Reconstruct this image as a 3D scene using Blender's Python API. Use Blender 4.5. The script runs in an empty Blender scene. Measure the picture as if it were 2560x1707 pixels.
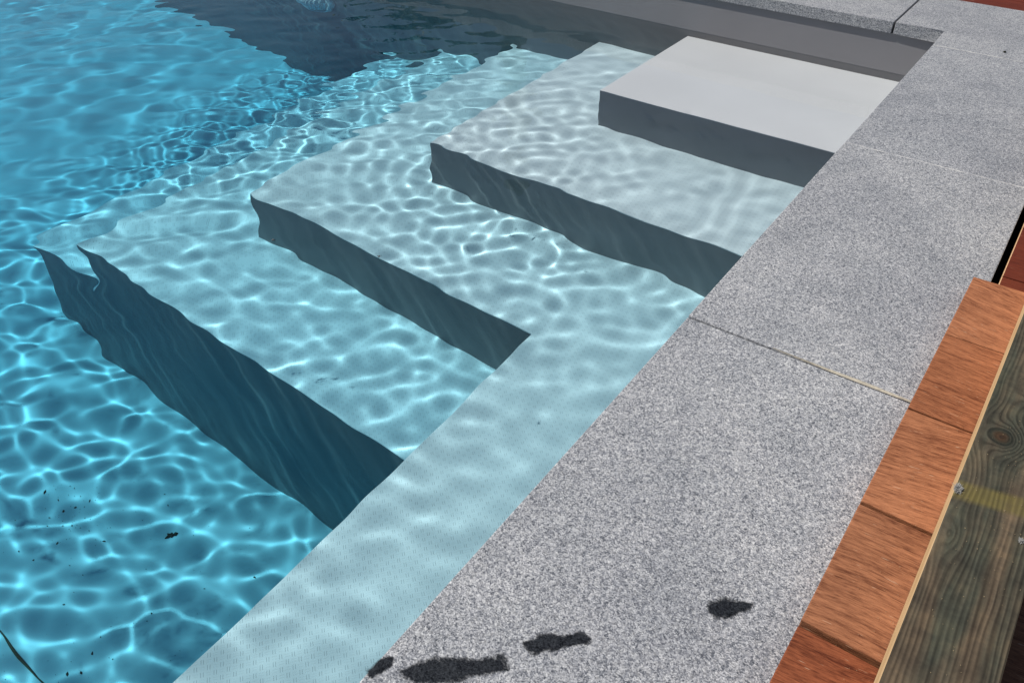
import bpy, bmesh, math, random
import numpy as np
from mathutils import Matrix, Vector

sc = bpy.context.scene
COL = sc.collection
random.seed(7)
RNG = np.random.default_rng(11)
S = 0.62                       # metres per unit of the measured plan (coping is 0.5 units wide)

# ------------------------------------------------------------------ camera
CAM_R = [[0.815546, -0.366201, 0.448086],
         [0.578651, 0.506763, -0.639027],
         [0.006939, 0.780441, 0.625191]]
CAM_P = Vector((0.29989, -2.26985, 0.63824))
FPX = 2017.744
cam = bpy.data.cameras.new('camera')
cam.sensor_width = 36.0
cam.lens = FPX / 2560 * 36
cam.clip_start = 0.02
cam.clip_end = 400
cam_o = bpy.data.objects.new('camera', cam)
COL.objects.link(cam_o)
M = Matrix(CAM_R).to_4x4()
M.translation = CAM_P
cam_o.matrix_world = M
sc.camera = cam_o

# ------------------------------------------------------------------ light
SUN_DIR = Vector((0.028, 0.0085, -0.031)).normalized()
SUN_EL = math.asin(-SUN_DIR.z)
SUN_AZ = math.atan2(-SUN_DIR.x, -SUN_DIR.y)
world = bpy.data.worlds.new('World')
sc.world = world
world.use_nodes = True
wn = world.node_tree
sky = wn.nodes.new('ShaderNodeTexSky')
sky.sky_type = 'NISHITA'
sky.sun_disc = False
sky.sun_elevation = SUN_EL
sky.sun_rotation = SUN_AZ
wn.links.new(sky.outputs[0], wn.nodes['Background'].inputs[0])
wn.nodes['Background'].inputs[1].default_value = 0.065
sun = bpy.data.lights.new('sun', 'SUN')
sun.energy = 5.0
sun.angle = math.radians(0.5)
sun.color = (1.0, 0.96, 0.90)
sun.cycles.is_caustics_light = True
sun_o = bpy.data.objects.new('sun', sun)
COL.objects.link(sun_o)
sun_o.rotation_euler = SUN_DIR.to_track_quat('-Z', 'Y').to_euler()
sun_o.location = (-4, -2, 5)

vs = sc.view_settings
vs.view_transform = 'Standard'
vs.look = 'None'
vs.exposure = 0.0
vs.gamma = 1.0
vs.use_curve_mapping = False
cy = sc.cycles
cy.use_denoising = True
cy.max_bounces = 8
cy.diffuse_bounces = 3
cy.glossy_bounces = 4
cy.transmission_bounces = 8
cy.transparent_max_bounces = 8
cy.caustics_reflective = False
cy.caustics_refractive = True
cy.sample_clamp_indirect = 4.0
cy.volume_max_steps = 4

# ------------------------------------------------------------------ measuring helpers
WATER = -0.206 * S
R3 = Matrix(CAM_R)

def pix_ray(x, y):
    d = R3 @ Vector(((x - 1280) / FPX, -(y - 853.5) / FPX, -1.0))
    return d.normalized()

def at_z(x, y, z):
    d = pix_ray(x, y)
    return CAM_P + d * ((z - CAM_P.z) / d.z)

def at_depth(x, y, z):
    """point under water at height z seen at a photo pixel through calm water"""
    d = pix_ray(x, y)
    s = CAM_P + d * ((WATER - CAM_P.z) / d.z)
    n = 1 / 1.333
    c = -d.z
    k = math.sqrt(1 - n * n * (1 - c * c))
    t = d * n + Vector((0, 0, 1)) * (n * c - k)
    return s + t * ((z - WATER) / t.z)

# ------------------------------------------------------------------ object helpers
def tag(o, label=None, cat=None, group=None, kind=None):
    if label: o['label'] = label
    if cat: o['category'] = cat
    if group: o['group'] = group
    if kind: o['kind'] = kind
    return o

def empty(name, loc=(0, 0, 0)):
    o = bpy.data.objects.new(name, None)
    o.location = loc
    o.empty_display_size = 0.1
    COL.objects.link(o)
    return o

def link(name, me, parent=None, wet=False):
    o = bpy.data.objects.new(name, me)
    COL.objects.link(o)
    if parent is not None:
        o.parent = parent
        o.matrix_parent_inverse = Matrix.Translation(parent.location).inverted()
    if wet:
        o.cycles.is_caustics_receiver = True
    return o

def mesh(name, verts, faces, mat, smooth=False):
    me = bpy.data.meshes.new(name)
    me.from_pydata([tuple(v) for v in verts], [], faces)
    if mat: me.materials.append(mat)
    if smooth: me.shade_smooth()
    me.update()
    return me

def bm_mesh(name, bm, *mats):
    me = bpy.data.meshes.new(name)
    bmesh.ops.recalc_face_normals(bm, faces=bm.faces)
    bm.to_mesh(me)
    bm.free()
    for m in mats: me.materials.append(m)
    return me

def prism(poly, z0, z1, bevel=0.0, seg=2, keep=None):
    """bmesh of a polygon (metres) pulled from z0 to z1 with rounded edges"""
    bm = bmesh.new()
    vb = [bm.verts.new((x, y, z0)) for x, y in poly]
    vt = [bm.verts.new((x, y, z1)) for x, y in poly]
    n = len(poly)
    bm.faces.new(vb[::-1])
    bm.faces.new(vt)
    for i in range(n):
        bm.faces.new((vb[i], vb[(i + 1) % n], vt[(i + 1) % n], vt[i]))
    if bevel:
        bmesh.ops.bevel(bm, geom=[e for e in bm.edges if keep is None or keep(e)], offset=bevel, segments=seg, affect='EDGES', profile=0.6)
    return bm

def rect(x0, y0, x1, y1):
    return [(x0, y0), (x1, y0), (x1, y1), (x0, y1)]

# ------------------------------------------------------------------ node helper
class N:
    def __init__(self, name):
        self.m = bpy.data.materials.new(name)
        self.m.use_nodes = True
        self.t = self.m.node_tree
        self.t.nodes.clear()
        self.out = self.t.nodes.new('ShaderNodeOutputMaterial')
    def n(self, typ, **kw):
        nd = self.t.nodes.new('ShaderNode' + typ)
        for k, v in kw.items():
            if hasattr(nd, k): setattr(nd, k, v)
        return nd
    def l(self, a, b):
        self.t.links.new(a, b)
    def put(self, sock, v):
        if hasattr(v, 'is_linked') or isinstance(v, bpy.types.NodeSocket): self.l(v, sock)
        else: sock.default_value = v
    def math(self, op, a, b=0.0, c=0.0, clamp=False):
        nd = self.n('Math', operation=op, use_clamp=clamp)
        self.put(nd.inputs[0], a); self.put(nd.inputs[1], b); self.put(nd.inputs[2], c)
        return nd.outputs[0]
    def vmath(self, op, a, b=(0, 0, 0)):
        nd = self.n('VectorMath', operation=op)
        self.put(nd.inputs[0], a); self.put(nd.inputs[1], b)
        return nd.outputs[0]
    def ramp(self, fac, stops, interp='LINEAR'):
        nd = self.n('ValToRGB')
        nd.color_ramp.interpolation = interp
        e = nd.color_ramp.elements
        while len(e) < len(stops): e.new(0.5)
        for i, (p, c) in enumerate(stops):
            e[i].position = p
            e[i].color = c if len(c) == 4 else (*c, 1)
        self.put(nd.inputs[0], fac)
        return nd.outputs[0]
    def mix(self, fac, a, b, blend='MIX'):
        nd = self.n('Mix', data_type='RGBA', blend_type=blend)
        self.put(nd.inputs[0], fac)
        for s, v in ((nd.inputs[6], a), (nd.inputs[7], b)):
            if isinstance(v, tuple) and len(v) == 3: v = (*v, 1)
            self.put(s, v)
        return nd.outputs[2]
    def noise(self, vec, scale, detail=4.0, rough=0.55, dist=0.0):
        nd = self.n('TexNoise')
        self.put(nd.inputs['Vector'], vec)
        nd.inputs['Scale'].default_value = scale
        nd.inputs['Detail'].default_value = detail
        nd.inputs['Roughness'].default_value = rough
        nd.inputs['Distortion'].default_value = dist
        return nd.outputs[0]
    def vor(self, vec, scale, feature='F1'):
        nd = self.n('TexVoronoi', feature=feature)
        self.put(nd.inputs['Vector'], vec)
        nd.inputs['Scale'].default_value = scale
        return nd
    def mapping(self, vec, loc=(0, 0, 0), rot=(0, 0, 0), scale=(1, 1, 1)):
        nd = self.n('Mapping')
        self.put(nd.inputs[0], vec)
        nd.inputs[1].default_value = loc
        nd.inputs[2].default_value = rot
        nd.inputs[3].default_value = scale
        return nd.outputs[0]
    def bump(self, h, strength=0.3, dist=0.002):
        nd = self.n('Bump')
        nd.inputs['Strength'].default_value = strength
        nd.inputs['Distance'].default_value = dist
        self.l(h, nd.inputs['Height'])
        return nd.outputs[0]
    def principled(self, color, rough=0.6, normal=None, spec=0.3):
        b = self.n('BsdfPrincipled')
        if isinstance(color, tuple) and len(color) == 3: color = (*color, 1)
        self.put(b.inputs['Base Color'], color)
        self.put(b.inputs['Roughness'], rough)
        b.inputs['Specular IOR Level'].default_value = spec
        if normal is not None: self.l(normal, b.inputs['Normal'])
        return b.outputs[0]
    def done(self, sh):
        self.l(sh, self.out.inputs[0])
        return self.m
    def pos(self):
        return self.n('NewGeometry').outputs['Position']

# ------------------------------------------------------------------ materials
def granite_colour(a, gain=1.0):
    p = a.pos()
    v1 = a.vor(p, 880.0)
    v2 = a.vor(a.vmath('ADD', p, (3.1, 1.7, 0.4)), 380.0)
    r1 = a.n('SeparateColor'); a.l(v1.outputs['Color'], r1.inputs[0])
    r2 = a.n('SeparateColor'); a.l(v2.outputs['Color'], r2.inputs[0])
    c1 = a.ramp(r1.outputs[0], [(0.0, (.030, .034, .045)), (0.20, (.11, .12, .14)), (0.45, (.33, .34, .36)),
                                (0.72, (.56, .56, .57)), (1.0, (.92, .925, .915))])
    c2 = a.ramp(r2.outputs[1], [(0.0, (.10, .11, .13)), (0.3, (.28, .29, .32)), (0.7, (.44, .44, .45)), (1.0, (.64, .64, .63))])
    c = a.mix(0.46, c1, c2)
    c = a.mix(1.0, c, (.79, .795, .805), 'MULTIPLY')
    oi = a.n('ObjectInfo')
    tn = a.ramp(oi.outputs['Random'], [(0.0, (.93, .935, .95)), (1.0, (1.06, 1.05, 1.04))])
    c = a.mix(1.0, c, tn, 'MULTIPLY')
    sp_ = a.noise(p, 55.0, 2.0)
    c = a.mix(a.ramp(sp_, [(0.66, (0, 0, 0)), (0.74, (.35, .35, .35))]), c, a.mix(1.0, c, (.6, .61, .64), 'MULTIPLY'))
    blot = a.noise(p, 14.0, 3.0)
    c = a.mix(1.0, c, a.ramp(blot, [(0.3, (.88, .89, .90)), (0.7, (1.1, 1.09, 1.08))]), 'MULTIPLY')
    big = a.noise(p, 2.6, 2.0)
    c = a.mix(1.0, c, a.ramp(big, [(0.3, (.86, .87, .89)), (0.7, (1.10, 1.10, 1.09))]), 'MULTIPLY')
    if gain != 1.0:
        c = a.mix(1.0, c, (gain * .9, gain, gain * 1.15), 'MULTIPLY')
    h = a.math('ADD', r1.outputs[0], a.noise(p, 160.0, 3.0))
    return c, h

a = N('granite')
c, h = granite_colour(a)
GRANITE = a.done(a.principled(c, 0.72, a.bump(h, 0.55, 0.0012), 0.35))

a = N('dark_granite')
c, h = granite_colour(a, 0.075)  # granite colour darkened for the patches
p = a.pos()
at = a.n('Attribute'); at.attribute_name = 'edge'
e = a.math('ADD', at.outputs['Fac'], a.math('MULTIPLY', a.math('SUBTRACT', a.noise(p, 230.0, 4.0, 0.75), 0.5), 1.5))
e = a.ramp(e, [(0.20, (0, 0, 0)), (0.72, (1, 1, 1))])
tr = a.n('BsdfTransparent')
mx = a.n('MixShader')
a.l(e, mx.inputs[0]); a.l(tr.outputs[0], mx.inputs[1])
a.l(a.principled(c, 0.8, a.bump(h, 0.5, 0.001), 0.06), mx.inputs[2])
DARK_GRANITE = a.done(mx.outputs[0])

def liner(name, col, dashes):
    a = N(name)
    p = a.pos()
    big = a.noise(p, 3.0, 3.0)
    c = a.mix(1.0, col, a.ramp(big, [(0.3, (.95, .95, .95)), (0.7, (1.04, 1.04, 1.04))]), 'MULTIPLY')
    nrm = None
    h = a.noise(p, 700.0, 2.0)
    if dashes:
        q = a.mapping(p, rot=(0, 0, math.radians(40)), scale=(1 / .0092,) * 3)
        sp = a.n('SeparateXYZ'); a.l(q, sp.inputs[0])
        u, v = sp.outputs[0], sp.outputs[1]
        fu, fv = a.math('FRACT', u), a.math('FRACT', v)
        par = a.math('FLOORED_MODULO', a.math('ADD', a.math('FLOOR', u), a.math('FLOOR', v)), 2.0)
        def dash(x, y):
            d = a.math('ABSOLUTE', a.math('SUBTRACT', a.math('ABSOLUTE', a.math('SUBTRACT', x, 0.5)), 0.19))
            w = a.math('SUBTRACT', 1.0, a.math('DIVIDE', d, 0.085), clamp=True)
            ln = a.math('LESS_THAN', a.math('ABSOLUTE', a.math('SUBTRACT', y, 0.5)), 0.36)
            return a.math('MULTIPLY', w, ln)
        d = a.math('ADD', a.math('MULTIPLY', dash(fu, fv), a.math('MULTIPLY', a.math('SUBTRACT', 1.0, par), 0.35)),
                   a.math('MULTIPLY', dash(fv, fu), par))
        c = a.mix(a.math('MULTIPLY', d, 0.13), c, (.16, .20, .23))  # dashes tinted dark; uneven strength by direction mimics sun shading
        hh = a.math('ADD', a.math('MULTIPLY', d, -1.0), a.math('MULTIPLY', h, 0.1))
        nrm = a.bump(hh, 0.7, 0.0008)
    else:
        nrm = a.bump(h, 0.25, 0.0004)
    return a.done(a.principled(c, 0.5, nrm, 0.12))

SHADED_LINER = liner('shaded_liner', (.235, .23, .24), False)  # same light liner, colour lowered to paint in shade on upright faces
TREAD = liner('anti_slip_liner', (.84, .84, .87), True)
PLAIN = liner('smooth_liner', (.88, .88, .90), False)
FLOORL = liner('floor_liner', (.70, .70, .71), False)

def wood(name, dark, light, grain=120.0, rough=0.55, tint=True, spec=0.3):
    """grain runs along local X; tone from the object's colour"""
    a = N(name)
    oi = a.n('ObjectInfo')
    tc = a.n('TexCoord')
    off = a.vmath('MULTIPLY', oi.outputs['Random'], (37.0, 91.0, 13.0))
    q = a.vmath('ADD', tc.outputs['Object'], off)
    ang = a.math('MULTIPLY', a.math('SUBTRACT', oi.outputs['Random'], 0.45), 0.42)
    vr = a.n('VectorRotate', rotation_type='Z_AXIS'); a.l(q, vr.inputs['Vector']); a.l(ang, vr.inputs['Angle'])
    q = vr.outputs[0]
    warp = a.noise(q, 6.0, 2.0)
    wv = a.n('CombineXYZ'); a.l(a.math('MULTIPLY', a.math('SUBTRACT', warp, 0.5), 0.014), wv.inputs[1])
    q2 = a.vmath('ADD', q, wv.outputs[0])
    g1 = a.noise(a.mapping(q2, scale=(0.07, 1, 1)), grain, 5.0, 0.65)
    g2 = a.noise(a.mapping(q2, scale=(0.13, 1, 1)), grain * 3.6, 3.0, 0.7)
    g3 = a.noise(a.mapping(q2, scale=(0.35, 1, 1)), 14.0, 3.0, 0.5)
    pore = a.noise(a.mapping(q2, scale=(0.055, 1, 1)), grain * 6.5, 2.0, 0.6)
    f = a.math('ADD', a.math('MULTIPLY', g1, 0.38), a.math('ADD', a.math('MULTIPLY', g2, 0.42), a.math('MULTIPLY', g3, 0.20)))
    c = a.ramp(f, [(0.38, dark), (0.51, tuple(x * .4 + y * .6 for x, y in zip(dark, light))), (0.62, light)])
    if tint:
        c = a.mix(1.0, c, oi.outputs['Color'], 'MULTIPLY')
    c = a.mix(a.ramp(pore, [(0.58, (0, 0, 0)), (0.68, (.75, .75, .75))]), c, a.mix(1.0, c, (.42, .36, .32), 'MULTIPLY'))
    fleck = a.noise(a.mapping(q2, scale=(0.12, 1, 1)), grain * 3.0, 2.0, 0.5)
    c = a.mix(a.ramp(fleck, [(0.70, (0, 0, 0)), (0.76, (.45, .45, .45))]), c, (.72, .50, .34))
    stain = a.noise(q, 9.0, 4.0, 0.6)
    c = a.mix(a.ramp(stain, [(0.60, (0, 0, 0)), (0.78, (.5, .5, .5))]), c, a.mix(1.0, c, (.55, .48, .42), 'MULTIPLY'))
    h = a.math('ADD', a.math('MULTIPLY', g2, 0.6), a.math('MULTIPLY', pore, -0.8))
    return a.done(a.principled(c, rough, a.bump(h, 0.45, 0.0012), spec))

BROWN = wood('bleached_hardwood', (.125, .038, .017), (.46, .19, .092), 170.0, 0.66, True, 0.2)
RED = wood('red_hardwood', (.095, .017, .008), (.165, .034, .016), 110.0, 0.5, True, 0.35)
a = N('fresh_cut_wood')
p = a.pos()
g = a.noise(a.mapping(p, scale=(1, 1, 1)), 300.0, 4.0, 0.7)
CUT = a.done(a.principled(a.ramp(g, [(0.3, (.42, .24, .12)), (0.7, (.66, .44, .26))]), 0.7, a.bump(g, 0.4, 0.001), 0.2))

# ------------------------------------------------------------------ pool shell (setting)
W0 = 0.0100 * S                # wall face set back under the coping
FLOOR = -2.40 * S
XL, YN = -9.0 * S, -6.0 * S   # left and near ends of the pool
T = 0.25

def slab_mesh(name, x0, y0, z0, x1, y1, z1, mat, bevel=0.0):
    return bm_mesh(name, prism(rect(x0, y0, x1, y1), z0, z1, bevel), mat)

o = link('pool_floor', slab_mesh('pool_floor', XL - T, YN - T, FLOOR - 0.2, W0 + T, W0 + T, FLOOR, FLOORL), wet=True)
tag(o, kind='structure')
for nm, r in (('pool_wall_far', (XL - T, W0, W0 + T, W0 + T)), ('pool_wall_right', (W0, YN, W0 + T, W0)),
              ('pool_wall_left', (XL - T, YN, XL, W0)), ('pool_wall_near', (XL - T, YN - T, W0 + T, YN))):
    o = link(nm, slab_mesh(nm, r[0], r[1], FLOOR + 0.0005, r[2], r[3], -0.0485 * S, SHADED_LINER), wet=True)
    tag(o, kind='structure')

# ------------------------------------------------------------------ corner steps and bench
steps = empty('pool_steps', (0, 0, FLOOR))
tag(steps, 'pale grey corner steps going down under the water beside the coping', 'steps')
BENCH_X = -0.70
plan = [(-1.085, -0.812, -0.285), (-1.56, -1.345, -0.648), (-2.10, -1.856, -1.003), (-2.61, -2.362, -1.370), (-3.06, -2.3592, -1.722)]
below = [p[2] for p in plan[1:]] + [-2.40]
BZ = plan[2][2]
for i, ((x, y, z), zb) in enumerate(zip(plan, below)):
    st = empty('step', (x * S, y * S, zb * S))
    st.parent = steps
    st.matrix_parent_inverse = Matrix.Translation(steps.location).inverted()
    X0, Y0, Z1, Z0 = x * S, y * S, z * S, zb * S - 0.01
    xr = W0 - 0.0004 if i < 3 else BENCH_X * S - 0.0004
    if i >= 3: Z0 = FLOOR + 0.0006
    # tread plate with a softly rounded nose, riser block under it
    TH = 0.004
    poly, keep = rect(X0, Y0, xr, W0 - 0.0004), None
    if i == 2:                       # this tread runs on flush into the bench
        poly.insert(1, (BENCH_X * S, Y0))
        keep = lambda e: not all(abs(v.co.y - Y0) < 1e-6 and v.co.x > BENCH_X * S - 1e-6 for v in e.verts)
    tm = bm_mesh('tread', prism(poly, Z1 - TH, Z1, 0.0013, 2, keep), TREAD if i else PLAIN)
    for pl in tm.polygons: pl.use_smooth = abs(pl.normal.z) < 0.97
    link('tread', tm, st, True)
    link('riser', slab_mesh('riser', X0 + 0.0002, Y0 + 0.0002, Z0, xr - 0.001, W0 - 0.001, Z1 - TH + 0.001, SHADED_LINER), st, True)

bench = empty('pool_bench', (BENCH_X * S, -2.0, FLOOR))
tag(bench, 'pale grey dashed anti slip bench under water along the coping', 'bench')
by1 = plan[2][1] * S - 0.00005
bt = bm_mesh('bench_top', prism(rect(BENCH_X * S, YN + 0.001, W0 - 0.0004, by1), BZ * S - 0.004, BZ * S, 0.0013, 2, lambda e: not all(abs(v.co.y - by1) < 1e-6 for v in e.verts)), TREAD)
link('bench_top', bt, bench, True)
link('bench_side', slab_mesh('bench_side', BENCH_X * S + 0.0002, YN + 0.001, FLOOR + 0.0006, W0 - 0.001, by1 - 0.001, BZ * S - 0.003, SHADED_LINER), bench, True)

# ------------------------------------------------------------------ water
def build_water():
    fx = np.concatenate([np.arange(-5.2, -3.3001, 0.009), np.arange(-3.3, -0.0001, 0.0055)])
    cx = -5.2 - np.cumsum(np.geomspace(0.01, 0.08, 70))
    cx = cx[cx > XL - 0.015]
    xs = np.sort(np.concatenate([cx, [XL - 0.02], fx, [W0 - 0.0015, W0 + 0.004, W0 + 0.02]]))
    fy = np.arange(-2.7, -0.0081, 0.005)
    cyy = -2.7 - np.cumsum(np.geomspace(0.006, 0.06, 50))
    cyy = cyy[cyy > YN - 0.02]
    ny = np.arange(-0.008, W0 + 0.0021, 0.0009)
    ys = np.sort(np.concatenate([cyy, [YN - 0.02], fy, ny, [W0 + 0.02]]))
    X, Y = np.meshgrid(xs, ys, indexing='ij')
    H = np.zeros_like(X)
    def band(l0, l1, n, rms, mask, aniso=None):
        acc = np.zeros_like(X)
        for _ in range(n):
            lam = RNG.uniform(l0, l1)
            th = RNG.uniform(0, 2 * math.pi) if aniso is None else RNG.normal(aniso[0], aniso[1])
            k = 2 * math.pi / lam
            acc += np.sin(k * (X * math.cos(th) + Y * math.sin(th)) + RNG.uniform(0, 6.283)) * (lam / l1)
        acc *= rms / acc.std()
        return acc * mask
    def g(cx, cy, rx, ry=None):
        ry = ry or rx
        return np.exp(-((X - cx) / rx) ** 2 - ((Y - cy) / ry) ** 2)
    def sm(e0, e1, v):
        t = np.clip((v - e0) / (e1 - e0), 0.0, 1.0)
        return t * t * (3 - 2 * t)
    platform = sm(-0.92, -0.70, X) * sm(-0.62, -0.45, Y)          # nearly still over the top step
    right = sm(-0.55, -0.15, X)
    fine = sm(-5.3, -5.0, X) * sm(-2.95, -2.6, Y)
    near = sm(-3.4, -3.0, X) * sm(-2.95, -2.6, Y)
    chop = 0.40 * g(-1.20, -0.62, 0.40, 0.24) + 0.30 * g(-1.75, -0.80, 0.45, 0.30) + 0.25 * g(-2.45, -0.95, 0.55, 0.5)
    lively = g(-1.06, -0.84, 0.28, 0.28)
    far = sm(-1.6, -2.0, X) * sm(-1.35, -1.10, Y)
    bench = sm(-0.75, -0.35, X) * sm(-1.15, -1.45, Y)
    H += band(0.34, 0.70, 10, 0.00045, (1 - 0.85 * platform) * (1 - 0.45 * right))
    H += band(0.14, 0.26, 26, 0.00027, fine * (1 - 0.72 * platform) * (1 - 0.45 * right))
    H += band(0.09, 0.17, 16, 0.00022, near * (1 - 0.90 * platform) * (1 - 0.62 * bench) * (0.55 + 0.45 * sm(-1.5, -1.1, X)), (2.18, 0.33))
    mid = sm(-3.2, -2.8, X) * sm(-2.95, -2.6, Y)
    H += band(0.055, 0.10, 36, 0.000095, near * (1 - 0.85 * platform) * (1 - 0.5 * bench) * (1 + 0.8 * lively), (2.18, 0.42))
    H += band(0.032, 0.058, 40, 0.00007, near * (1 - 0.97 * platform) * lively)
    H += band(0.06, 0.12, 40, 0.00032, mid * chop * (1 - platform))
    H += band(0.038, 0.075, 60, 0.00012, near * (1 - 0.97 * platform) * g(-0.98, -0.85, 0.46, 0.46), (2.18, 0.9))
    H += band(0.038, 0.075, 60, 0.00005, near * (1 - 0.9 * platform) * (1 - 0.5 * bench) * (0.55 + 0.45 * sm(-0.5, -1.0, X)), (2.18, 0.75))
    H += band(0.07, 0.12, 30, 0.00006, fine * (1 - 0.9 * platform) * (1 - 0.4 * bench))
    H += band(0.03, 0.06, 40, 0.00007, near * chop * (1 - platform))
    H += band(0.08, 0.14, 44, 0.00022, mid * far)
    H += band(0.028, 0.05, 40, 0.00005, near * far)
    # rings running out from the churned spot
    for cx, cy, lam, amp, dec in ((-0.86, -1.00, 0.042, 0.00008, 0.12), (-1.22, -0.86, 0.055, 0.00022, 0.20)):
        r = np.hypot(X - cx, (Y - cy))
        H += near * (1 - platform) * amp * np.sin(2 * math.pi / lam * r) * np.exp(-r / dec) * np.clip(r / lam, 0, 1)
    # a spent wave front spreading over the second tread
    r = np.hypot(X + 0.80, Y + 0.78) + 0.012 * np.sin(9 * np.arctan2(Y + 0.78, X + 0.80))
    H += 0.00011 * np.exp(-((r - 0.42) / 0.085) ** 2) * np.sin(2 * math.pi / 0.055 * r) * sm(-0.75, -0.5, X) * (1 - 0.9 * platform)
    # meniscus creeping up the far wall
    H += 0.0022 * np.exp(-np.clip(W0 - Y, 0, 1) / 0.0022)
    zt = H + WATER
    n0, n1 = X.shape
    top = np.stack([X, Y, zt], -1).reshape(-1, 3)
    idx = np.arange(n0 * n1).reshape(n0, n1)
    F = np.stack([idx[:-1, :-1], idx[1:, :-1], idx[1:, 1:], idx[:-1, 1:]], -1).reshape(-1, 4)
    # sides and bottom, sunk into the walls and floor
    ring = np.concatenate([idx[:, 0], idx[-1, 1:], idx[-2::-1, -1], idx[0, -2:0:-1]])
    low = top[ring].copy(); low[:, 2] = FLOOR - 0.03
    b0 = len(top)
    m = len(ring)
    j = np.arange(m)
    side = np.stack([ring, b0 + j, b0 + (j + 1) % m, np.roll(ring, -1)], -1)
    verts = np.concatenate([top, low])
    me = bpy.data.meshes.new('water')
    nf = len(F) + len(side)
    me.vertices.add(len(verts)); me.vertices.foreach_set('co', verts.astype(np.float32).ravel())
    loops = np.concatenate([F.ravel(), side.ravel(), (b0 + j)[::-1]]).astype(np.int32)
    me.loops.add(len(loops)); me.loops.foreach_set('vertex_index', loops)
    starts = np.concatenate([np.arange(nf) * 4, [nf * 4]]).astype(np.int32)
    me.polygons.add(nf + 1); me.polygons.foreach_set('loop_start', starts)
    me.update(calc_edges=True); me.validate()
    sm_ = np.zeros(nf + 1, dtype=bool); sm_[:len(F)] = True
    me.polygons.foreach_set('use_smooth', sm_)
    return me

a = N('pool_water')
gl = a.n('BsdfGlass'); gl.inputs['IOR'].default_value = 1.333; gl.inputs['Roughness'].default_value = 0.0
a.l(gl.outputs[0], a.out.inputs[0])
sp = a.n('SeparateXYZ'); a.l(a.pos(), sp.inputs[0])
inside = a.math('LESS_THAN', sp.outputs[2], WATER + 0.02)
va = a.n('VolumeAbsorption')
va.inputs['Color'].default_value = (0.13, 0.83, 0.96, 1)
depth = a.math('MAXIMUM', a.math('SUBTRACT', WATER, sp.outputs[2]), 0.0)
depth = a.math('MINIMUM', depth, 2.0)                    # absorbs more with depth, for sunlight left undimmed on its way down
a.l(a.math('MULTIPLY', inside, a.math('MULTIPLY', 1.9, a.math('ADD', 0.40, a.math('MULTIPLY', depth, 0.80)))), va.inputs['Density'])
a.l(va.outputs[0], a.out.inputs['Volume'])
WATER_MAT = a.m
wme = build_water()
wme.materials.append(WATER_MAT)
water = link('water', wme)
water.cycles.is_caustics_caster = True
tag(water, kind='structure')

# ------------------------------------------------------------------ granite coping
CT = 0.048 * S
coping = empty('pool_coping', (0.25 * S, -1.5, -CT))
tag(coping, 'speckled grey granite coping slabs along the pool edge', 'coping')
a = N('grout')
p = a.pos()
g = a.noise(p, 260.0, 4.0, 0.7)
gl_ = a.noise(p, 45.0, 4.0, 0.7)
GROUT = a.done(a.principled(a.mix(a.ramp(gl_, [(0.42, (0, 0, 0)), (0.62, (1, 1, 1))]), (.34, .34, .35), a.ramp(g, [(0.3, (.55, .54, .51)), (0.7, (.82, .80, .76))])), 0.9, a.bump(g, 0.5, 0.001)))
a = N('grout_smear')
p = a.pos()
g = a.noise(p, 180.0, 4.0, 0.7)
SMEAR = a.done(a.principled(a.ramp(g, [(0.3, (.34, .31, .25)), (0.7, (.56, .51, .41))]), 0.9, a.bump(g, 0.5, 0.001)))

def slab(poly, lift=0.0):
    me = bm_mesh('slab', prism(poly, -CT + lift, lift, 0.0016, 2), GRANITE)
    return link('slab', me, coping)

J = 0.0011                                  # half a joint
ys = [-0.1986 - k * 1.0605 for k in range(6)]
G2 = 0.5 * S
yf = 0.482 * S
slab([(-0.189 * S, 0), (0, 0), (0, ys[0] * S + J), (G2, ys[0] * S + J), (G2, yf), (-0.189 * S, yf)])
for k in range(5):
    y1, y0 = ys[k] * S - J, max(ys[k + 1] * S + J, YN - 0.25)
    slab(rect(0, y0, G2, y1), (0, 0.0008, -0.0007, 0.0003, 0)[k])
    zt = (0.0007, 0.0007, -0.004, 0, 0)[k]
    link('grout_line', slab_mesh('grout_line', 0.003, ys[k] * S - J - 0.0004, -CT * 0.9, G2 - 0.002, ys[k] * S + J + 0.0004, -0.0005 + zt, GROUT), coping)
xs_ = [-0.197 - k * 1.0605 for k in range(10)]
for k in range(9):
    x1, x0 = xs_[k] * S - (J if k else 0), max(xs_[k + 1] * S + J, XL - 0.3)
    slab(rect(x0, 0, x1, yf), (0, -0.0006, 0.0005)[k % 3])
for k in range(6):
    y1 = -0.003 - k * 0.66; y0 = max(y1 - 0.657, YN + 0.001)
    if y1 - y0 > 0.05: slab(rect(XL - G2, y0, XL, y1))
for k in range(9):
    x1 = -0.003 - k * 0.66; x0 = max(x1 - 0.657, XL - G2)
    if x1 - x0 > 0.05: slab(rect(x0, YN - G2, x1, YN - 0.002))
# bead of squeezed out pale mortar along the third joint
bm = bmesh.new()
last = None
for i in range(60):
    t0 = i / 59
    if t0 < 0.36 or t0 > 0.95: continue
    x = (0.004 + t0 * 0.30)
    w = 0.0030 * math.exp(-((t0 - 0.74) / 0.15) ** 2) * random.uniform(0.75, 1.0) + random.uniform(0, .0003)
    yy = ys[2] * S + J + 0.0002
    r0 = [bm.verts.new((x, yy - min(w, 1.3 * J), -0.0008)), bm.verts.new((x, yy + w * 0.3, 0.0013)), bm.verts.new((x, yy + w, 0.0006))]
    if last is not None:
        for q in range(2): bm.faces.new((last[q], r0[q], r0[q + 1], last[q + 1]))
    last = r0
link('grout_bead', bm_mesh('grout_bead', bm, SMEAR), coping)

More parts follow.
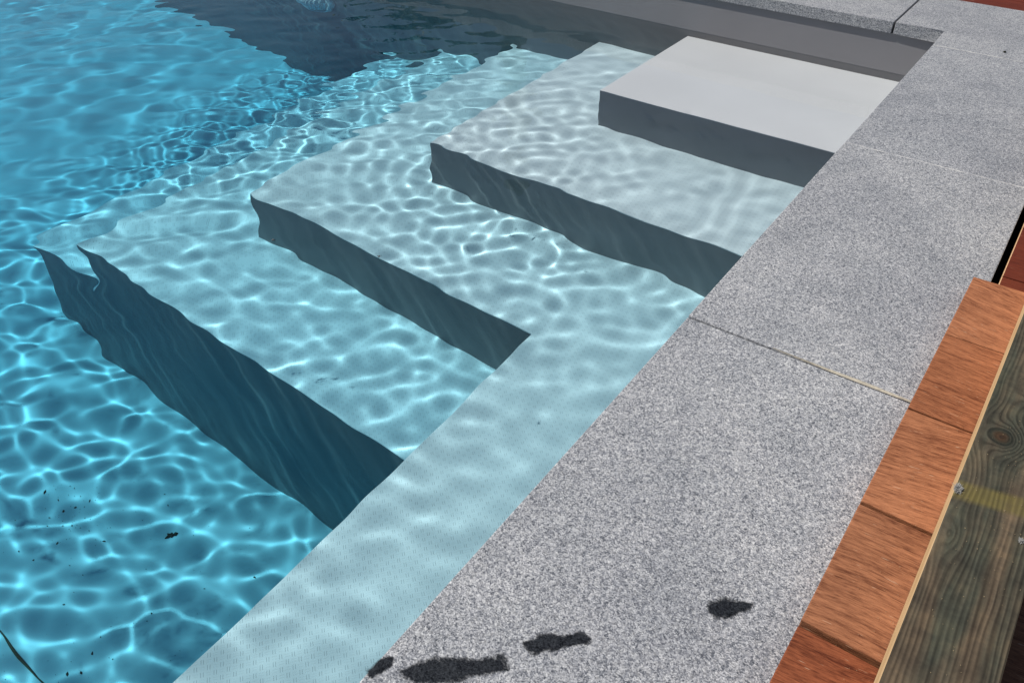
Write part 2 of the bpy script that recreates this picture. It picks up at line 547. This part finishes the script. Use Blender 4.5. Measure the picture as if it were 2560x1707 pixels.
# thin dark patches with soft edges laid over the stone
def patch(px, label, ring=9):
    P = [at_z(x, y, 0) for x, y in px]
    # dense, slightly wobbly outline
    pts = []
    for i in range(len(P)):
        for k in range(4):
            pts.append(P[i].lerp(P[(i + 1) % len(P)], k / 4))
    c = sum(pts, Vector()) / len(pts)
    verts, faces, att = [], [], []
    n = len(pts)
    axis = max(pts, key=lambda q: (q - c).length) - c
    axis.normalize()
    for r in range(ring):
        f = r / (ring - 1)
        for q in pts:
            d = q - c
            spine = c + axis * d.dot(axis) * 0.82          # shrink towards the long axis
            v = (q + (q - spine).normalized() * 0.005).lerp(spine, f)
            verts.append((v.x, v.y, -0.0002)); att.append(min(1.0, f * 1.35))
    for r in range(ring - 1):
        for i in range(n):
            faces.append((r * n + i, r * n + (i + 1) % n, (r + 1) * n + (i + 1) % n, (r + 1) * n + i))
    me = mesh('dark_patch', verts, faces, DARK_GRANITE)
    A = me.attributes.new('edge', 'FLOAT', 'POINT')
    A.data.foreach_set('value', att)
    tag(link('dark_patch', me), label, 'stain', 'dark patches on the coping')
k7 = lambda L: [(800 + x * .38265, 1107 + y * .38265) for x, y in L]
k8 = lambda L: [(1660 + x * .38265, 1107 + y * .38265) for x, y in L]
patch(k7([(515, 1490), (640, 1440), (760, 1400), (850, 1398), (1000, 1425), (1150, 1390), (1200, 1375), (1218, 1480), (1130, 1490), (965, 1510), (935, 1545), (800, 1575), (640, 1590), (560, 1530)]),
      'largest dark patch on the granite at the bottom of the photo')
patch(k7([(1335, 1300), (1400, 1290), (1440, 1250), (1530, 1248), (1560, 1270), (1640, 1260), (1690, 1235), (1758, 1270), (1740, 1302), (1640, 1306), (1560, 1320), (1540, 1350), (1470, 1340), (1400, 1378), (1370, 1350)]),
      'long narrow dark patch between the largest and the comma shaped one')
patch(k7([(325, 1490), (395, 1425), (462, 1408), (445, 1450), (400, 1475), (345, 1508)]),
      'smallest dark patch at the very edge of the granite above the water')
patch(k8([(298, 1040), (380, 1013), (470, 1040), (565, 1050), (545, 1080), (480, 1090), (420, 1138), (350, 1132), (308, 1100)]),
      'comma shaped dark patch alone in the middle of the near slab')

# ------------------------------------------------------------------ deck
DZ = -0.0015
deck = empty('timber_deck', (0.6, -1.0, -0.04))
tag(deck, 'dark red hardwood deck beyond the coping with boards running away from the pool', 'deck')
BW = 0.2645 * S
BT = 0.034 * S

def board(name, x0, x1, y0, y1, z1, mat, parent, colour, skew=0.0, end=None):
    bm = prism([(x0, y0), (x1, y0), (x1, y1), (x0, y1)], z1 - BT, z1, 0.0011, 2)
    if end:
        for f in bm.faces:
            if f.calc_center_median().x < x0 + 0.003: f.material_index = 1
    cx, cyy = (x0 + x1) / 2, (y0 + y1) / 2
    bmesh.ops.translate(bm, verts=bm.verts, vec=(-cx, -cyy, 0))
    if skew:
        for v in bm.verts: v.co.x += v.co.y * skew
    me = bm_mesh(name, bm, mat, *( [end] if end else []))
    o = bpy.data.objects.new(name, me); COL.objects.link(o)
    o.location = (cx, cyy, 0)
    if parent is not None:
        o.parent = parent; o.matrix_parent_inverse = Matrix.Translation(parent.location).inverted()
    o.color = colour
    return o

y = -1.7495 * S
XE = 0.516 * S
k = -9
while True:
    y0 = y + k * BW; y1 = y0 + BW - 0.0035
    if y0 > 2.2: break
    xa = XE if y1 < yf + 0.004 else -3.2
    if y0 < yf + 0.004 < y1:
        board('board', XE, 2.4, y0, yf + 0.003, DZ, RED, deck, (1, 1, 1, 1), 0, CUT)
        board('board', -3.2, 2.4, yf + 0.0062, y1, DZ, RED, deck, (1, 1, 1, 1))
    else:
        t = random.uniform(0.85, 1.2)
        board('board', xa, 2.4, y0, y1, DZ, RED, deck, (t, t * random.uniform(.9, 1.05), t, 1), 0, CUT)
    k += 1
a = N('old_joist')
p = a.pos()
JOIST = a.done(a.principled(a.ramp(a.noise(a.mapping(p, scale=(1, .1, 1)), 90.0), [(0.3, (.05, .045, .035)), (0.7, (.12, .11, .08))]), 0.8))
for x in (0.46, 0.96, 1.46, 1.96):
    link('joist', bm_mesh('joist', prism(rect(x, -3.1, x + 0.045, 2.1), DZ - BT - 0.08, DZ - BT - 0.0005, 0.002, 1), JOIST), deck)

# loose, sun bleached boards lying over the edge of the coping
joint_y = [-1.868, -2.1199, -2.3874, -2.6564, -2.9191, -3.186]
joint_y = [v * S for v in joint_y]
gap = [0.0, 0.0008, 0.0015, 0.0023, 0.0033, 0.002]
tone = [(1.0, 1.0, 1.0, 1), (.86, .80, .76, 1), (.98, .98, .98, 1), (.88, .90, .92, 1), (.70, .52, .46, 1)]
names = ['bleached brown board lying on the coping, farthest of the row under the green timber',
         'brown board with darker swirling grain, second of the row from the far end',
         'brown board with fine straight grain, middle of the row under the green timber',
         'wide brown board with pale flecks, fourth of the row from the far end',
         'redder brown board, nearest of the row at the bottom edge of the photo']
SK = 0.0135
for i in range(5):
    y1, y0 = joint_y[i] - gap[i], joint_y[i + 1] + gap[i + 1]
    xl = (0.4645 + (y0 + y1) / 2 / S * SK + 1.87 * SK) * S
    o = board('loose_board', xl, xl + 0.27 + 0.02 * (i % 3), y0, y1, 0.003 + BT, BROWN, None, tone[i], SK)
    o.location.z += random.uniform(-0.0004, 0.0004)
    tag(o, names[i], 'board', 'loose boards over the coping')

# ------------------------------------------------------------------ green timber
PZ0 = 0.003 + BT + 0.0006
PT, PW = 0.0455, 0.0735
a = N('treated_timber')
tc = a.n('TexCoord')
q = tc.outputs['Object']
sp = a.n('SeparateXYZ'); a.l(q, sp.inputs[0])
u, v = sp.outputs[0], sp.outputs[1]
def knot(u_in, ku, kv, s, stretch):
    du = a.math('SUBTRACT', u, ku)
    dv = a.math('DIVIDE', a.math('SUBTRACT', v, kv), stretch)
    d2 = a.math('ADD', a.math('MULTIPLY', du, du), a.math('MULTIPLY', dv, dv))
    d = a.math('SQRT', d2)
    w = a.math('POWER', 2.718, a.math('DIVIDE', d2, -s * s))
    return a.math('ADD', a.math('MULTIPLY', d, w), a.math('MULTIPLY', u_in, a.math('SUBTRACT', 1.0, w))), w, d
KN = [(0.0207, -0.010, 0.030, 1.15), (0.040, 0.085, 0.022, 1.5), (0.006, -0.165, 0.014, 2.4)]
g = a.math('ADD', u, a.math('MULTIPLY', a.math('SUBTRACT', a.noise(a.mapping(q, scale=(1, .22, 1)), 22.0, 2.0), 0.5), 0.016))
ws = []
for kn in KN:
    g, w, d = knot(g, *kn)
    ws.append((w, d))
wob = a.noise(a.mapping(q, scale=(1, .06, 1)), 70.0, 3.0)
ring = a.math('ADD', 0.5, a.math('MULTIPLY', 0.5, a.math('SINE', a.math('ADD', a.math('MULTIPLY', g, 1350.0), a.math('MULTIPLY', wob, 11.0)))))
ring2 = a.noise(a.mapping(q, scale=(1, .03, 1)), 420.0, 4.0, 0.6)
fib = a.noise(a.mapping(q, scale=(1, .04, 1)), 110.0, 3.0, 0.6)
hue = a.noise(a.mapping(q, scale=(1, .16, 1)), 38.0, 3.0)
c = a.mix(a.ramp(hue, [(0.38, (0, 0, 0)), (0.62, (1, 1, 1))]), (.054, .055, .039), (.092, .068, .044))
c = a.mix(a.ramp(fib, [(0.35, (0, 0, 0)), (0.65, (1, 1, 1))]), c, a.mix(1.0, c, (1.55, 1.55, 1.55), 'MULTIPLY'))
c = a.mix(a.math('MULTIPLY', a.ramp(ring, [(0.45, (0, 0, 0)), (1.0, (.75, .75, .75))]), a.ramp(a.noise(a.mapping(q, scale=(1, .2, 1)), 55.0, 3.0), [(0.35, (.25, .25, .25)), (0.65, (1, 1, 1))])), c, a.mix(1.0, c, (.30, .28, .27), 'MULTIPLY'))
c = a.mix(a.math('MULTIPLY', ring2, 0.6), c, a.mix(1.0, c, (.55, .55, .55), 'MULTIPLY'))
kd = a.math('DIVIDE', ws[0][1], 0.0135)
c = a.mix(a.ramp(kd, [(0.0, (.9, .9, .9)), (0.72, (.85, .85, .85)), (1.0, (0, 0, 0))]), c,
          a.ramp(a.math('ADD', kd, a.math('MULTIPLY', a.noise(q, 260.0, 4.0, 0.7), 0.35)), [(0.1, (.020, .012, .008)), (0.45, (.060, .030, .014)), (0.8, (.030, .030, .020)), (1.1, (.008, .012, .010))]))
# pale stripe left by a stacking batten
band = a.math('SUBTRACT', 1.0, a.math('DIVIDE', a.math('ABSOLUTE', a.math('SUBTRACT', a.math('SUBTRACT', v, a.math('MULTIPLY', u, 0.22)), -0.1075)), 0.0155), clamp=True)
band = a.math('MULTIPLY', a.ramp(band, [(0.0, (0, 0, 0)), (0.45, (1, 1, 1))]), a.ramp(a.noise(q, 60.0, 3.0), [(0.25, (.45, .45, .45)), (0.6, (.85, .85, .85))]))
dirt = a.noise(q, 35.0, 6.0, 0.7)
c = a.mix(1.0, c, a.ramp(dirt, [(0.3, (.55, .55, .58)), (0.5, (.95, .95, .95)), (0.72, (1.5, 1.42, 1.3))]), 'MULTIPLY')
c = a.mix(band, c, a.mix(a.math('MULTIPLY', ring, 0.6), (.155, .125, .040), (.085, .066, .022)))
h = a.math('ADD', ring, a.math('MULTIPLY', ring2, 0.7))
GREEN = a.done(a.principled(c, 0.7, a.bump(h, 0.35, 0.0007), 0.25))
a = N('sawn_pine')
q = a.n('TexCoord').outputs['Object']
g = a.noise(a.mapping(q, scale=(1, .08, .6)), 160.0, 4.0, 0.65)
SAWN = a.done(a.principled(a.ramp(g, [(0.3, (.40, .26, .125)), (0.7, (.56, .40, .225))]), 0.75, a.bump(g, 0.4, 0.001), 0.2))

plank = empty('timber_plank', (0.0, 0.0, PZ0))
tag(plank, 'dark green treated timber with a knot and a yellow stripe lying on the brown boards', 'timber')
PYC = -2.45 * S                       # middle of the part in view
px_at = lambda yy: (0.5728 + (yy / S + 1.88) * SK) * S
L0, L1 = -0.95, 1.15
bm = prism(rect(0, L0, PW, L1), 0, PT, 0.0013, 2)
for vtx in bm.verts:
    vtx.co.x += vtx.co.y * SK
for f in bm.faces:
    if f.normal.x < -0.5: f.material_index = 1
bm.normal_update()
for f in bm.faces:
    f.material_index = 1 if f.normal.x < -0.6 else 0
for v_ in bm.verts: pass
pme = bm_mesh('beam', bm, GREEN, SAWN)
plank.location = (px_at(PYC) , PYC, PZ0)
beam = bpy.data.objects.new('beam', pme); COL.objects.link(beam); beam.parent = plank

# sawdust caught on the timber and a torn white tuft on its edge
a = N('sawdust')
DUST = a.done(a.principled((.27, .205, .12), 0.9))
verts, faces = [], []
def flake(cx, cy, cz, s):
    b = len(verts)
    th = random.uniform(0, 6.28)
    for k in range(4):
        an = th + k * 1.571
        r = s * (1.0 if k % 2 else 0.35) * random.uniform(.7, 1.2)
        verts.append((cx + r * math.cos(an), cy + r * math.sin(an), cz + random.uniform(0, s * .5)))
    faces.append((b, b + 1, b + 2)); faces.append((b, b + 2, b + 3))
for _ in range(300):
    yy = random.choice([random.gauss(-0.05, .09), random.uniform(-0.35, 0.45)])
    xx = min(max(random.gauss(PW * 0.55, PW * .18), .004), PW - .004)
    flake(plank.location.x + xx + yy * SK, PYC + yy, PZ0 + PT + 0.0004, random.uniform(.0003, .0009))
for _ in range(160):
    xx = random.gauss(plank.location.x - 0.02, 0.02); yy = random.uniform(-1.9, -1.2)
    if xx < plank.location.x + (yy - PYC) * SK - 0.001 and xx > 0.292: flake(xx, yy, 0.003 + BT + 0.0012, random.uniform(.0003, .0008))
tag(link('sawdust', mesh('sawdust', verts, faces, DUST)), 'scattered pale sawdust on the green timber and boards', 'sawdust', kind='stuff')
a = N('white_fibre')
FIB = a.done(a.principled((.30, .295, .28), 0.9))
def tuft(px, py, n, r, label):
    c0 = at_z(px, py, PZ0 + PT)
    vv, ff = [], []
    for _ in range(n):
        d = Vector((random.gauss(0, .6), random.gauss(0, 1), abs(random.gauss(0, .5)))).normalized()
        a0 = c0 + Vector((random.gauss(0, r * .35), random.gauss(0, r * .6), 0.0006))
        ln = r * random.uniform(.5, 1.3)
        sd = d.cross(Vector((0, 0, 1))).normalized() * 0.00022 if abs(d.z) < .98 else Vector((.0002, 0, 0))
        bend = Vector((random.gauss(0, .3), random.gauss(0, .3), random.uniform(-.4, .1))) * ln
        b = len(vv)
        for q in (a0 - sd, a0 + sd, a0 + d * ln * .6 + sd, a0 + d * ln * .6 - sd, a0 + d * ln + bend * .6):
            vv.append(q)
        ff += [(b, b + 1, b + 2, b + 3), (b + 3, b + 2, b + 4)]
    tag(link('fibre_tuft', mesh('fibre_tuft', vv, ff, FIB)), label, 'tuft')
tuft(2394, 1222, 420, 0.0034, 'white torn fibre tuft on the left edge of the green timber')
tuft(2552, 1352, 120, 0.0020, 'tiny white tuft on the green timber near the right edge of the photo')

# ------------------------------------------------------------------ pool light on the far wall
LX, LZ, LR = -3.66 * S, -1.22 * S, 0.115
a = N('white_plastic')
PLASTIC = a.done(a.principled((.85, .86, .86), 0.35))
a = N('light_lens')
LENS = a.done(a.principled((.80, .84, .85), 0.2, spec=0.5))
plight = empty('pool_light', (LX, W0, LZ))
tag(plight, 'round pale pool light set in the far wall under water', 'pool light')
def lathe(prof, n=40):
    bm = bmesh.new()
    rows = [[bm.verts.new((r * math.cos(2 * math.pi * i / n), -d, r * math.sin(2 * math.pi * i / n))) for i in range(n)] for r, d in prof]
    for a_, b_ in zip(rows, rows[1:]):
        for i in range(n): bm.faces.new((a_[i], a_[(i + 1) % n], b_[(i + 1) % n], b_[i]))
    bm.faces.new(rows[-1]) if prof[-1][0] > 0.001 else None
    return bm
tm = bm_mesh('trim_ring', lathe([(LR, 0.0), (LR, .008), (LR * .94, .016), (LR * .80, .016), (LR * .76, .008), (LR * .76, .001)]), PLASTIC)
tm.shade_smooth()
o = bpy.data.objects.new('trim_ring', tm); COL.objects.link(o); o.parent = plight; o.cycles.is_caustics_receiver = True
bm = bmesh.new()
rr = LR * .75
nr = 44
g_ = [[None] * 25 for _ in range(nr)]
for i in range(nr):
    x = -rr + 2 * rr * i / (nr - 1)
    hh = math.sqrt(max(rr * rr - x * x, 1e-8))
    for j in range(25):
        z = -hh + 2 * hh * j / 24
        dep = 0.055 * (1 - (x * x + z * z) / rr / rr) + 0.0022 * math.sin(i * math.pi / 2) + 0.003
        g_[i][j] = bm.verts.new((x, -dep, z))
for i in range(nr - 1):
    for j in range(24):
        bm.faces.new((g_[i][j], g_[i + 1][j], g_[i + 1][j + 1], g_[i][j + 1]))
o = bpy.data.objects.new('ribbed_lens', bm_mesh('ribbed_lens', bm, LENS)); COL.objects.link(o); o.parent = plight; o.cycles.is_caustics_receiver = True

# ------------------------------------------------------------------ small things in and on the water
a = N('dead_leaf')
LEAFM = a.done(a.principled((.020, .022, .012), 0.8))
def blob(poly, z, thick=0.0012):
    cx = sum(p[0] for p in poly) / len(poly); cyy = sum(p[1] for p in poly) / len(poly)
    bm = bmesh.new()
    v0 = [bm.verts.new((x, y, z)) for x, y in poly]
    v1 = [bm.verts.new((cx + (x - cx) * .8, cyy + (y - cyy) * .8, z + thick * random.uniform(.8, 1.8))) for x, y in poly]
    n = len(poly)
    for i in range(n): bm.faces.new((v0[i], v0[(i + 1) % n], v1[(i + 1) % n], v1[i]))
    bm.faces.new(v1)
    return bm
kf = lambda x, y: at_depth(0 + x * .32333, 1200 + y * .32333, FLOOR + 0.001)
pts = [(1262, 430), (1285, 405), (1278, 392), (1305, 398), (1318, 385), (1335, 400), (1350, 385), (1368, 393), (1355, 412), (1330, 410), (1318, 425), (1300, 418), (1280, 428)]
tag(link('dead_leaf', bm_mesh('dead_leaf', blob([tuple(kf(*q)[:2]) for q in pts], FLOOR + 0.001, .003), LEAFM), wet=True),
    'largest dark leaf scrap lying on the blue pool floor', 'leaf')
verts, faces = [], []
spots = [(345, 125, 18), (495, 222, 20), (590, 198, 16), (380, 270, 10), (365, 347, 8), (500, 350, 9), (578, 353, 11), (698, 160, 11), (450, 150, 8), (815, 465, 13), (462, 488, 14), (135, 540, 9), (262, 622, 14),
         (1973, 752, 14), (1600, 855, 9), (657, 732, 7), (500, 990, 11), (1165, 1045, 11), (1130, 1105, 8), (705, 1335, 15), (510, 1485, 15), (620, 1480, 14), (770, 1205, 8), (680, 295, 7), (715, 396, 6), (1110, 675, 6), (560, 662, 6), (870, 1372, 7), (1272, 130, 8), (1284, 195, 7)]
for _ in range(60): spots.append((random.gauss(560, 160), random.gauss(260, 130), random.uniform(2.5, 5)))
for _ in range(70): spots.append((random.uniform(0, 2000), random.uniform(0, 1560), random.uniform(2.0, 4.5)))
for x, y, r in spots:
    c = kf(x, y)
    rad = r * .32333 / FPX * 2.2 * 0.62
    b = len(verts); n = 6
    th = random.uniform(0, 6.28)
    for k in range(n):
        an = th + k * 6.283 / n
        rr = rad * random.uniform(.5, 1.3) * (1.5 if k % 3 == 0 else .8)
        verts.append((c.x + rr * math.cos(an), c.y + rr * math.sin(an), FLOOR + 0.0012))
    verts.append((c.x, c.y, FLOOR + 0.0012 + rad * .5))
    for k in range(n): faces.append((b + k, b + (k + 1) % n, b + n))
tag(link('floor_debris', mesh('floor_debris', verts, faces, LEAFM), wet=True), 'dark specks of leaf and soil on the blue pool floor', 'debris', kind='stuff')
# thin stalk at the lower left
def tube(path, rad, name, mat, n=6):
    bm = bmesh.new()
    rows = []
    for i, p in enumerate(path):
        t = (path[min(i + 1, len(path) - 1)] - path[max(i - 1, 0)]).normalized()
        s = t.cross(Vector((0, 0, 1))).normalized(); w = s.cross(t)
        r = rad(i / (len(path) - 1))
        rows.append([bm.verts.new(p + (s * math.cos(k * 6.283 / n) + w * math.sin(k * 6.283 / n)) * r) for k in range(n)])
    for a_, b_ in zip(rows, rows[1:]):
        for k in range(n): bm.faces.new((a_[k], a_[(k + 1) % n], b_[(k + 1) % n], b_[k]))
    bm.faces.new(rows[0]); bm.faces.new(rows[-1])
    me = bm_mesh(name, bm, mat); me.shade_smooth()
    return me
path = [kf(x, y) + Vector((0, 0, .004)) for x, y in ((-60, 1110), (0, 1180), (60, 1235), (120, 1300), (180, 1375), (240, 1450), (290, 1510), (350, 1567), (420, 1620))]
a = N('stalk'); STALK = a.done(a.principled((.045, .05, .02), 0.7))
tag(link('plant_stalk', tube(path, lambda t: .0022 + .001 * math.sin(t * 40), 'plant_stalk', STALK), wet=True), 'thin dark plant stalk lying on the pool floor at the lower left', 'stalk')

a = N('insect_black'); INSECT = a.done(a.principled((.012, .012, .013), 0.4))
a = N('insect_wing'); WING = a.done(a.principled((.12, .12, .12), 0.3))
def insect(px, py, rot, s, label):
    c0 = at_z(px, py, WATER)
    t = empty('insect', (c0.x, c0.y, WATER + 0.002))
    t.rotation_euler = (0, 0, rot)
    tag(t, label, 'insect')
    def add(nm, me):
        o = bpy.data.objects.new(nm, me); COL.objects.link(o); o.parent = t
    for nm, x, l, w in (('abdomen', -.0021 * s, .0023 * s, .0011 * s), ('thorax', .0004 * s, .0014 * s, .0010 * s), ('head', .0020 * s, .0008 * s, .0008 * s)):
        bm = bmesh.new(); bmesh.ops.create_uvsphere(bm, u_segments=10, v_segments=6, radius=1)
        for v in bm.verts: v.co = Vector((v.co.x * l + x, v.co.y * w, v.co.z * w))
        me = bm_mesh(nm, bm, INSECT); me.shade_smooth(); add(nm, me)
    for sd in (-1, 1):
        add('wing', mesh('wing', [(0.0003 * s, sd * .0006 * s, .0010 * s), (-.0012 * s, sd * .0024 * s, .0011 * s), (-.0038 * s, sd * .0026 * s, .0009 * s), (-.0032 * s, sd * .0010 * s, .0011 * s)], [(0, 1, 2, 3)], WING))
        for lx in (-.0006, .0004, .0013):
            p0 = Vector((lx * s, sd * .0007 * s, 0)); p1 = p0 + Vector((lx * .8 * s, sd * .0020 * s, .0007 * s)); p2 = p1 + Vector((lx * .6 * s, sd * .0017 * s, -.0016 * s))
            add('leg', tube([p0, p1, p2], lambda q: .00013 * s, 'leg', INSECT, 4))
insect(685, 603, 0.5, 1.0, 'tiny black fly floating above the left end of the fourth step')
insect(948, 643, 2.2, 0.9, 'small dark insect floating by the edge of the third tread')
bm = bmesh.new(); bmesh.ops.create_icosphere(bm, subdivisions=2, radius=0.0035)
for v in bm.verts: v.co *= random.uniform(.75, 1.15); v.co.z *= .6
pc = at_z(2512, 130, 0.0018)
bmesh.ops.translate(bm, verts=bm.verts, vec=pc)
tag(link('soil_crumb', bm_mesh('soil_crumb', bm, LEAFM)), 'single black crumb lying on the far granite slab', 'crumb')

# ------------------------------------------------------------------ ground and the planting that mirrors in the water
a = N('dry_ground')
p = a.pos()
g = a.noise(p, 3.0, 6.0, 0.65)
SOIL = a.done(a.principled(a.ramp(g, [(0.3, (.050, .055, .028)), (0.7, (.11, .10, .055))]), 0.95, a.bump(g, 0.6, 0.02)))
B = 120.0
x0, x1, y0, y1 = XL - 0.27, W0 + T + 0.02, YN - 0.27, W0 + T + 0.02
gz = -0.16
gv = [(-B, -B, gz), (B, -B, gz), (B, B, gz), (-B, B, gz), (x0, y0, gz), (x1, y0, gz), (x1, y1, gz), (x0, y1, gz)]
tag(link('ground', mesh('ground', gv, [(0, 1, 5, 4), (1, 2, 6, 5), (2, 3, 7, 6), (3, 0, 4, 7)], SOIL)), kind='structure')

a = N('leaf_green')
oi = a.n('ObjectInfo')
v_ = a.vor(a.pos(), 9.0)
LEAFG = a.done(a.principled(a.mix(a.math('MULTIPLY', v_.outputs['Distance'], 0.9), (.022, .055, .016), (.055, .095, .025)), 0.5, spec=0.3))
a = N('bark')
g = a.noise(a.mapping(a.pos(), scale=(1, 1, .2)), 40.0, 5.0)
BARK = a.done(a.principled(a.ramp(g, [(0.3, (.05, .04, .03)), (0.7, (.14, .11, .08))]), 0.9, a.bump(g, 0.7, 0.01)))

def leaves(pts, size, name, parent):
    n = len(pts)
    nr = RNG.normal(size=(n, 3)); nr /= np.linalg.norm(nr, axis=1)[:, None]
    t = np.cross(nr, RNG.normal(size=(n, 3))); t /= np.linalg.norm(t, axis=1)[:, None]
    b = np.cross(nr, t)
    s = size * RNG.uniform(.6, 1.3, (n, 1))
    V = np.stack([pts - t * s, pts + b * s * .45 + nr * s * .1, pts + t * s, pts - b * s * .45 + nr * s * .1], 1).reshape(-1, 3)
    F = np.arange(4 * n).reshape(-1, 4)
    me = mesh(name, V.tolist(), F.tolist(), LEAFG)
    return link(name, me, parent)

def stem(p0, p1, r0, r1, parent, name):
    mid = (p0 + p1) / 2 + Vector((random.uniform(-.1, .1), random.uniform(-.1, .1), 0)) * (p1 - p0).length * .3
    pth = [p0, p0.lerp(mid, .5), mid, mid.lerp(p1, .5), p1]
    pth = [q + Vector((1e-4 * i, 0, 0)) for i, q in enumerate(pth)]
    link(name, tube(pth, lambda t: r0 + (r1 - r0) * t, name, BARK, 8), parent)

# hedge 8 m beyond the far coping
HC = Vector((-4.4, 6.4, gz))
hedge = empty('hedge', HC)
tag(hedge, 'dark clipped hedge mirrored in the water beyond the far wall', 'hedge')
n = 26000
ax = Vector((0.93, 0.36, 0))
tt = RNG.uniform(-3.3, 7.5, n); dd = RNG.normal(0, .28, n)
top = 2.25 + .18 * np.sin(tt * 2.3) + .12 * np.sin(tt * 5.1 + 1)
zz = RNG.uniform(0, 1, n) ** .8 * top
P = np.stack([HC.x + ax.x * tt - ax.y * dd, HC.y + ax.y * tt + ax.x * dd, gz + zz], 1)
leaves(P, 0.085, 'foliage', hedge)
for t_ in np.arange(-3.2, 7.4, 0.8):
    stem(Vector((HC.x + ax.x * t_, HC.y + ax.y * t_, gz)), Vector((HC.x + ax.x * t_ + .1, HC.y + ax.y * t_, gz + 1.9)), .035, .012, hedge, 'stem')
# slim cypress rising out of it
CC = Vector((-5.9, 6.55, gz))
cyp = empty('cypress_tree', CC)
tag(cyp, 'slim dark cypress mirrored as a narrow streak in the water', 'tree')
n = 9000
z_ = RNG.uniform(0.02, 1, n); rad_ = .26 * np.sqrt(np.clip(1 - z_, 0, 1)) * RNG.uniform(.35, 1, n) ** .5
an = RNG.uniform(0, 6.283, n)
leaves(np.stack([CC.x + rad_ * np.cos(an), CC.y + rad_ * np.sin(an), gz + .2 + z_ * 4.6], 1), 0.06, 'crown', cyp)
stem(CC.copy(), CC + Vector((0, 0, 4.2)), .07, .015, cyp, 'trunk')
# broad tree on the right whose crown mirrors near the coping
TC = Vector((0.9, 3.6, gz))
tree = empty('broad_tree', TC)
tag(tree, 'broad leafy tree beyond the deck mirrored beside the coping', 'tree')
stem(TC.copy(), TC + Vector((-.1, -.1, 2.2)), .14, .09, tree, 'trunk')
cl = []
for i in range(34):
    d = Vector((random.gauss(0, 1), random.gauss(0, 1), random.gauss(0, .8))).normalized()
    ctr = TC + Vector((-.1, -.2, 3.6)) + Vector((d.x * 1.45, d.y * 1.25, d.z * 1.2)) * random.uniform(.45, 1)
    if i % 3 == 0: stem(TC + Vector((-.1, -.1, 2.0)), ctr, .05, .012, tree, 'limb')
    m_ = 620
    cl.append(np.array(ctr) + RNG.normal(0, .22, (m_, 3)))
leaves(np.concatenate(cl), 0.065, 'crown', tree)
